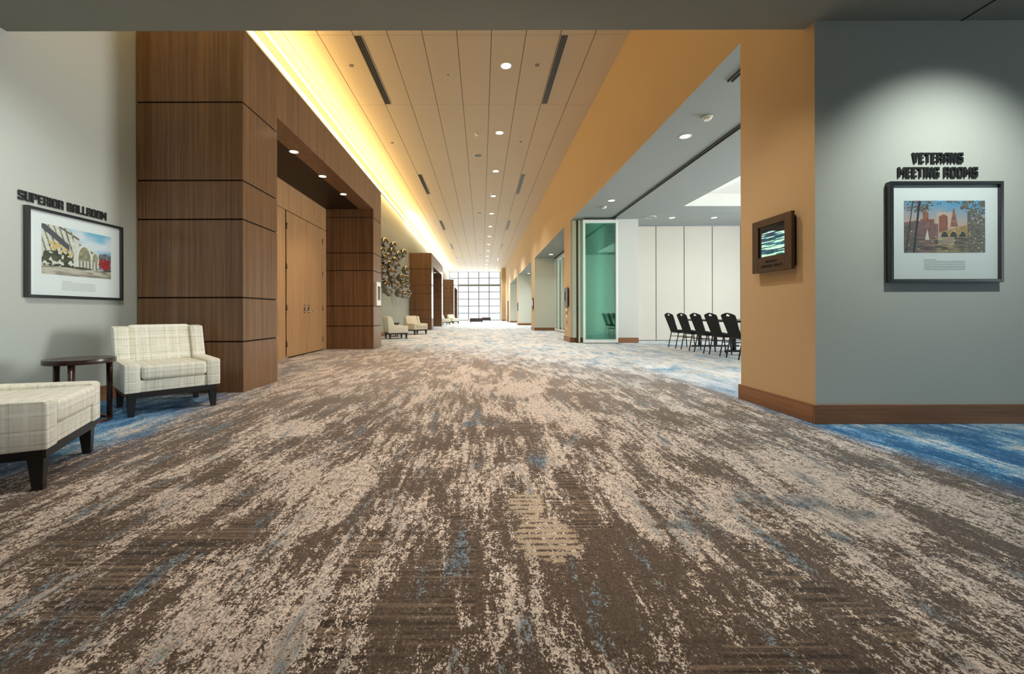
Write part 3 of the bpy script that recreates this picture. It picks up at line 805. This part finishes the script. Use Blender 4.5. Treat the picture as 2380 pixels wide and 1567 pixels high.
# ------------------------------------------------------------------ lettering
def glyph(ch):
    """strokes (quads) in a box 0..w x 0..1"""
    w_ = .66; s_ = .21; c = .10; R = []
    def r(x0, x1, y0, y1): R.append([(x0,y0),(x1,y0),(x1,y1),(x0,y1)])
    def poly(*p): R.append(list(p))
    L = lambda y0=0, y1=1: r(0, s_, y0, y1)
    Rr = lambda y0=0, y1=1: r(w_-s_, w_, y0, y1)
    if ch == 'I': w_ = s_; L()
    elif ch == 'L': w_ = .52; L(); r(s_, w_, 0, .2)
    elif ch == 'E': w_ = .54; L(); r(s_, w_, 0, .2); r(s_, w_, .8, 1); r(s_, w_-.06, .41, .59)
    elif ch == 'T': w_ = .60; r(0, w_, .8, 1); r(w_/2-s_/2, w_/2+s_/2, 0, .8)
    elif ch == 'O': poly((0,c),(c,0),(s_,0),(s_,1),(c,1),(0,1-c)); poly((w_-s_,0),(w_-c,0),(w_,c),(w_,1-c),(w_-c,1),(w_-s_,1)); r(s_, w_-s_, 0, .17); r(s_, w_-s_, .83, 1)
    elif ch == 'U': poly((0,c),(c,0),(s_,0),(s_,1),(0,1)); poly((w_-s_,0),(w_-c,0),(w_,c),(w_,1),(w_-s_,1)); r(s_, w_-s_, 0, .17)
    elif ch == 'P': L(); poly((w_-s_,.40),(w_-c,.40),(w_,.50),(w_,1-c),(w_-c,1),(w_-s_,1)); r(s_, w_-s_, .83, 1); r(s_, w_-s_, .40, .57)
    elif ch == 'R': L(); poly((w_-s_,.50),(w_,.50),(w_,1-c),(w_-c,1),(w_-s_,1)); r(s_, w_-s_, .83, 1); r(s_, w_-s_, .40, .55); r(w_-s_, w_, 0, .44)
    elif ch == 'B': L(); poly((w_-s_,.54),(w_,.56),(w_,1-c),(w_-c,1),(w_-s_,1)); poly((w_-s_,0),(w_-c,0),(w_,c),(w_,.44),(w_-s_,.46)); r(s_, w_-.05, .43, .57); r(s_, w_-s_, .84, 1); r(s_, w_-s_, 0, .16)
    elif ch == 'A': poly((0,0),(s_,0),(s_,1),(c*1.5,1),(0,1-c*1.5)); Rr(); r(s_, w_-s_, .83, 1); r(s_, w_-s_, .34, .50)
    elif ch == 'S': poly((0,.44),(s_,.50),(s_,1),(c,1),(0,1-c)); poly((w_-s_,0),(w_-c,0),(w_,c),(w_,.56),(w_-s_,.52)); r(s_, w_, .82, 1); r(0, w_-s_, 0, .18); poly((0,.46),(w_-s_,.40),(w_,.54),(s_,.60)); r(w_-s_, w_, .68, .82); r(0, s_, .18, .30)
    elif ch == 'G': poly((0,c),(c,0),(s_,0),(s_,1),(c,1),(0,1-c)); r(s_, w_, .83, 1); r(s_, w_-s_, 0, .17); r(w_-s_, w_, 0, .50); r(w_/2, w_-s_, .38, .50); r(w_-s_, w_, .68, .83)
    elif ch == 'M': w_ = .80; r(0, .18, 0, 1); r(w_-.18, w_, 0, 1); poly((.18,1),(.18,.68),(w_/2,.24),(w_/2,.56)); poly((w_-.18,.68),(w_-.18,1),(w_/2,.56),(w_/2,.24))
    elif ch == 'N': w_ = .66; r(0, .21, 0, 1); r(w_-.21, w_, 0, 1); poly((.21,1),(.21,.60),(w_-.21,0),(w_-.21,.40))
    elif ch == 'V': w_ = .66; poly((0,1),(.22,0),(.36,0),(.24,1)); poly((w_-.24,1),(.30,0),(.44,0),(w_,1))
    return w_, R
def word_width(word, gap=.125):
    return sum((.40 if ch == ' ' else glyph(ch)[0]+gap) for ch in word)-gap
def lettering(label, loc, rz, lines, depth=.013):
    t = thing('wall_lettering', label, 'sign', loc, rz)
    for text, x0, x1, z0, hgt in lines:
        k = (x1-x0)/word_width(text); x = x0
        for ch in text:
            if ch == ' ': x += .40*k; continue
            gw, R = glyph(ch); b = MB()
            for p in R: b.prism([(x+q[0]*k, z0+q[1]*hgt) for q in p], -depth, -.004)
            b.build('letter', M['letter'], t); x += (gw+.125)*k
    return t
k = 3.385/955
lettering('black raised wall letters reading VETERANS MEETING ROOMS on the grey wall', (3.80, YW, 0), 0,
          [('VETERANS', (2122-1120)*k-3.80, (2240-1120)*k-3.80, H+(728-381.5)*k, 24*k), ('MEETING ROOMS', (2089-1120)*k-3.80, (2274-1120)*k-3.80, H+(728-415)*k, 24*k)])
# left wall: local x runs along +Y
def ywall(px, off=0): return 955*(-(XL+off))/(1120-px)
y0, y1 = ywall(46, .02), ywall(250, .02)
lettering('black raised wall letters reading SUPERIOR BALLROOM on the left wall', (XL, 4.0, 0), PI/2,
          [('SUPERIOR BALLROOM', y0-4.0, y1-4.0, H+(728-460)*y0/955, .085)])

# ------------------------------------------------------------------ digital signs
def sign(name, label, loc, rz, w_=.52, h_=.505, d_=.06, cat='screen', on=True):
    t = thing(name, label, cat, loc, rz)
    MB().box(-w_/2+.03, w_/2-.03, -.03, -.001, -h_/2+.03, h_/2-.03).build('mount', M['black'], t)
    b = MB(); s0, s1, z0, z1 = -.175, .175, -.11, .185
    for (a, b_, c, e) in ((-w_/2, s0, -h_/2, h_/2), (s1, w_/2, -h_/2, h_/2), (s0, s1, -h_/2, z0), (s0, s1, z1, h_/2)): b.box(a, b_, -d_, -.03, c, e)
    b.build('casing', M['bronze'], t, .002, 1)
    s_ = MB().box(s0, s1, -d_+.012, -.03, z0, z1).build('screen', M['screen_off'], t)
    if on:
        a = art_mesh('display_picture', .30, .25, 70, 90, scrn, M['screen'], s_); a.location = (.012, -d_+.011, .022)
        for (x0, n_, z, h2) in ((-.075, 7, -.165, .018), (-.135, 13, -.210, .024)):
            for i in range(n_):
                if n_ == 13 and i == 7: continue
                MB().box(x0+.022*i, x0+.022*i+.015, -d_-.003, -d_, z, z+h2).build('letter', M['black'], t)
    return t
# local -Y must face -X : rotate by -90 deg
sign('digital_room_sign', 'bronze cased room screen with green and blue striped picture on the tan wall', (XR, 3.835, H+.635), -PI/2)
sign('digital_room_sign', 'small dark room screen on the tan pier left of the green glass', (XR, 13.2, 1.42), -PI/2, .50, .62, .06, on=False)
sign('digital_room_sign', 'small dark room screen on the second tan pier, past the closed glass doors', (XR, 22.1, 1.42), -PI/2, .50, .62, .06, on=False)
sign('digital_room_sign', 'small dark room screen on the third tan pier, near the end of the corridor', (XR, 31.5, 1.42), -PI/2, .50, .62, .06, on=False)
t = thing('digital_room_sign', 'pale framed room screen on the far jamb of the nearest wood portal', 'screen', (XP, 10.95, 1.42), PI/2)
MB().box(-.22, .22, -.05, -.001, -.29, .33).build('casing', M['trim_white'], t, .002, 1)
MB().box(-.13, .15, -.053, -.05, -.15, .22).build('screen', M['screen_off'], t)
t = thing('switch_plates', 'column of small wall plates under the screen on the tan pier by the green glass', 'wall plate', (XR, 13.3, 0), -PI/2)
for i, z in enumerate((.42, .62, .80, .93, 1.02)):
    MB().box(-.05, .05, -.012, -.001, z-.05, z+.04).build('plate', M['grille'] if i % 2 else M['steel'], t, .002, 1)
# dark door far on the right wall
d2 = struct(MB().box(-.10, 0, 0, .95, 0, 2.2).build('door_2', M['bronze'])); d2.location = (XR, 42.6, 0)
MB().tube((-.10, .85, 1.0), (-.14, .85, 1.0), .02).build('door_handle', M['steel'], d2)

# ------------------------------------------------------------------ armchairs
def armchair():
    t = thing('armchair', 'cream plaid armchair with black base standing in front of the walnut panelling', 'armchair', (0,0,0), 0, 'cream plaid armchairs along the left wall')
    W = .37; A = .115
    prof = [(.36,.215),(.36,.455),(.345,.47),(-.13,.485),(-.235,.79),(-.36,.80),(-.40,.78),(-.345,.215)]
    for s_ in (-1, 1):
        b = MB(); x0, x1 = (s_*W, s_*(W-A))
        b.prism(prof, x0, x1, 'yz'); b.build('arm', M['plaid'], t, .018, 3, uv=True)
    b = MB(); b.box(-W+A-.002, W-A+.002, -.30, .345, .215, .325); b.build('seat_deck', M['plaid'], t, .008, 2, uv=True)
    b = MB(); b.box(-W+A+.004, W-A-.004, -.20, .375, .327, .455)
    o = b.build('seat_cushion', M['plaid'], t, .028, 4, uv=True)
    b = MB(); xw = W-A-.001
    b.hexa([(-xw,-.37,.23),(xw,-.37,.23),(xw,-.12,.40),(-xw,-.12,.40)], [(-xw,-.43,.80),(xw,-.43,.80),(xw,-.27,.815),(-xw,-.27,.815)])
    b.build('back_cushion', M['plaid'], t, .03, 4, uv=True)
    b = MB()
    b.box(-.345,.345,.315,.345,.165,.215).box(-.345,.345,-.325,-.295,.165,.215).box(-.345,-.315,-.295,.315,.165,.215).box(.315,.345,-.295,.315,.165,.215)
    b.build('base_rail', M['black'], t, .002, 1)
    for sx in (-1, 1):
        for sy in (-1, 1):
            cx, cy = sx*.312, sy*.292+.01; tx = .036; bx = .021
            ox, oy = cx+sx*.006, cy+sy*.006
            b = MB(); b.hexa([(ox-bx,oy-bx,0),(ox+bx,oy-bx,0),(ox+bx,oy+bx,0),(ox-bx,oy+bx,0)], [(cx-tx,cy-tx,.215),(cx+tx,cy-tx,.215),(cx+tx,cy+tx,.215),(cx-tx,cy+tx,.215)])
            b.build('leg', M['black'], t, .002, 1)
    return t
arm = armchair()
def put_chair(o, facing, leg_xy, leg_local):
    """rotate local +Y to facing and move so that leg_local sits on leg_xy"""
    fx, fy = facing; n = math.hypot(fx, fy); fx /= n; fy /= n
    rz = math.atan2(-fx, fy)
    ca, sa = math.cos(rz), math.sin(rz); lx, ly = leg_local
    o.location = (leg_xy[0]-(ca*lx-sa*ly), leg_xy[1]-(sa*lx+ca*ly), 0); o.rotation_euler = (0,0,rz)
LFR, LFL = (.318, .308), (-.318, .308)
# facing (.75,-.66): chair's own right side (+x local) ends up at lower-left in plan
put_chair(arm, (.75,-.66), (-3.13, 3.66), LFR)
c = dup(arm, (0,0,0), None, 'cream plaid armchair at the left edge of the view, cut off, nearest to the camera'); put_chair(c, (.891,.454), (-2.33, 2.16), LFR)
c = dup(arm, (0,0,0), None, 'cream plaid armchair under the bronze spheres, nearer of the two, seen from its side'); put_chair(c, (.891,.454), (-2.74, 14.9), LFR)
c = dup(arm, (0,0,0), None, 'cream plaid armchair under the bronze spheres, farther of the two, beside the second wood portal'); put_chair(c, (.75,-.66), (-2.88, 17.6), LFR)
c = dup(arm, (0,0,0), None, 'tiny far cream plaid armchair between the second and third wood portals, nearer one'); put_chair(c, (.891,.454), (-2.60, 33.2), LFR)
c = dup(arm, (0,0,0), None, 'tiny far cream plaid armchair in front of the third wood portal, farther one'); put_chair(c, (.75,-.66), (-2.50, 35.6), LFR)

# side tables
def side_table():
    t = thing('side_table', 'small round dark brown drinks table between the two nearest plaid armchairs', 'side table', (-3.42, 3.50, 0), 0, 'round dark side tables along the left wall')
    MB().disc((0,0), .232, .505, .545, 48).build('tabletop', M['espresso'], t, .003, 2)
    for a in (58, -62, 185):
        r = math.radians(a); x, y = .19*math.cos(r), .19*math.sin(r)
        MB().tube((x, y, .02), (x*1.0, y, .506), .020, .023, 12).build('leg', M['espresso'], t)
    MB().ring((0,0), .165, .205, .0, .022, 40).build('base_ring', M['espresso'], t)
    return t
st = side_table()
dup(st, (-3.5, 16.35, 0), None, 'small round dark side table between the two armchairs under the bronze spheres')
dup(st, (-3.4, 34.5, 0), None, 'small round dark side table between the two farthest armchairs')

# ottomans at the far end
for x, y, wx, lab in ((-.55, 40.3, 1.25, 'dark brown upholstered bench in front of the end window, nearer left one'), (.50, 46.9, 1.0, 'taupe bench in front of the end window, farther right one')):
    t = thing('bench_ottoman', lab, 'ottoman', (x, y, 0))
    MB().box(-wx/2, wx/2, -.3, .3, .08, .36).build('body', M['taupe'], t, .03, 3)
    MB().box(-wx/2+.01, wx/2-.01, -.29, .29, .36, .43).build('cushion', M['taupe'], t, .025, 3)
    for sx in (-1, 1):
        for sy in (-1, 1): MB().box(sx*(wx/2-.08)-.025, sx*(wx/2-.08)+.025, sy*.24-.025, sy*.24+.025, 0, .08).build('foot', M['black'], t)

# ------------------------------------------------------------------ bronze spheres
t = thing('sphere_sculpture', 'cluster of polished bronze spheres mounted on the left wall above the far armchairs', 'wall sculpture', (XL, 18.0, 0))
SP = [(893,563,1.2),(887,583,1),(914,570,1),(911,584,1.25),(925,592,1.1),(937,588,1.3),(902,596,1),(892,604,1.2),(916,607,1.2),(922,617,1.1),(905,616,1.3),
      (929,598,1),(905,632,1.1),(915,633,1),(889,640,1.1),(943,628,1.35),(910,648,1.0),(931,646,1.3),(944,648,.9),(945,661,1.1),(912,659,1.1),(897,663,1.3),
      (920,664,1),(928,670,1.2),(904,680,1.0),(937,684,1.2),(946,686,1.1),(951,680,1.0),(926,682,1.1),(890,625,1.0),(899,674,1.1),(936,658,1.0)]
for i, (px, py, r_) in enumerate(SP):
    off = .22 + .14*hsh(i, 3)
    X = XL+off; y = 955*(-X)/(1120-px); z = H+(728-py)*y/955
    R = .155*r_
    b = MB(); bmesh.ops.create_uvsphere(b.bm, u_segments=24, v_segments=14, radius=R, matrix=Matrix.Translation((off, y-18.0, z)))
    for f in b.bm.faces: f.smooth = True
    s_ = b.build('sphere', M['sphere'], t, smooth=True)
    MB().tube((0, y-18.0, z), (off-R*.9, y-18.0, z), .012, None, 8).build('mounting_rod', M['hinge'], s_)

# ------------------------------------------------------------------ banquet chairs and tables
def banquet():
    t = thing('banquet_chair', '', 'chair', (0,0,0), 0, 'black banquet chairs in a row at the tables')
    # faces local +Y ; back leans to -Y
    def yb(z): return -.21-.16*((z-.45)/.45)
    N = 16; b = MB(); th = .028
    def outline(k):
        # rounded outline with crown, param around
        pts = [(-.175,.42),(.175,.42),(.205,.60),(.225,.80),(.225,.865),(.13,.895),(0,.915),(-.13,.895),(-.225,.865),(-.225,.80),(-.205,.60)]
        return pts
    pts = outline(0)
    # hole: oval near the top
    hole = [(.07*math.cos(2*PI*i/12), .865+.018*math.sin(2*PI*i/12)) for i in range(12)]
    # panel split: lower slab below the hole, then strips around it
    def slab(poly):
        A = [b.bm.verts.new((x, yb(z)-th/2, z)) for x, z in poly]; B = [b.bm.verts.new((x, yb(z)+th/2, z)) for x, z in poly]
        b.bm.faces.new(A); b.bm.faces.new(B[::-1]); n = len(poly)
        for i in range(n): b.bm.faces.new((A[i], B[i], B[(i+1) % n], A[(i+1) % n]))
    slab([(-.175,.42),(.175,.42),(.205,.60),(.225,.80),(.225,.845),(-.225,.845),(-.225,.80),(-.205,.60)])
    lowhole = [h for h in hole if h[1] <= .8651]; 
    slab([(-.225,.845),(-.075,.845),(-.07,.865),(-.05,.882),(-.02,.890),(0,.915),(-.13,.895),(-.225,.865)])
    slab([(.225,.845),(.225,.865),(.13,.895),(0,.915),(.0,.890),(.02,.890),(.05,.882),(.07,.865),(.075,.845)])
    slab([(-.02,.890),(.0,.890),(.0,.915)])
    b.build('backrest', M['black_fabric'], t, .003, 1)
    MB().box(-.215, .215, -.20, .22, .42, .47).build('seat', M['black_fabric'], t, .015, 3)
    MB().box(-.20, .20, -.21, .20, .395, .42).build('seat_frame', M['black'], t)
    for s_ in (-1, 1):
        MB().tube((s_*.20, -.19, .41), (s_*.20, -.27, 0), .013, None, 8).build('leg', M['black'], t)
        MB().tube((s_*.20, .19, .41), (s_*.21, .23, 0), .013, None, 8).build('leg', M['black'], t)
        MB().tube((s_*.19, -.20, .41), (s_*.215, yb(.83), .83), .011, None, 8).build('back_post', M['black'], t)
        MB().tube((s_*.20, -.205, .30), (s_*.203, .20, .30), .008, None, 6).build('stretcher', M['black'], t)
    return t
bc = banquet(); bc['label'] = 'black banquet chair, farthest left in the row of five in the meeting room'
labs = ['', 'black banquet chair, second from the left in the meeting room row', 'black banquet chair, middle one of the meeting room row',
        'black banquet chair, fourth from the left in the meeting room row', 'black banquet chair nearest to the tan wall in the meeting room row']
for i, y in enumerate((10.75, 10.06, 9.42, 8.79, 8.16)):
    o = bc if i == 0 else dup(bc, (0,0,0), None, labs[i])
    o.location = (5.24, y, 0); o.rotation_euler = (0, 0, -PI/2)
def table():
    t = thing('banquet_table', '', 'table', (0,0,0), 0, 'long dark tables in the meeting room')
    MB().box(-.75, .75, -1.05, 1.05, .70, .745).build('tabletop', M['black'], t, .004, 1)
    for s_ in (-1, 1):
        b = MB(); b.box(-.63, .63, s_*.75-.035, s_*.75+.035, 0.0, .05); b.build('foot', M['black'], t, .004, 1)
        for x in (-.42, .0, .42): MB().tube((x, s_*.75, .05), (x, s_*.75, .715), .045, None, 10).build('column', M['black'], t)
    return t
tb = table(); tb['label'] = 'long dark meeting table with pedestal feet behind the left black chairs'; tb.location = (6.28, 10.30, 0)
dup(tb, (6.28, 8.15, 0), 0, 'dark meeting table behind the right black chairs, half hidden by the tan wall')
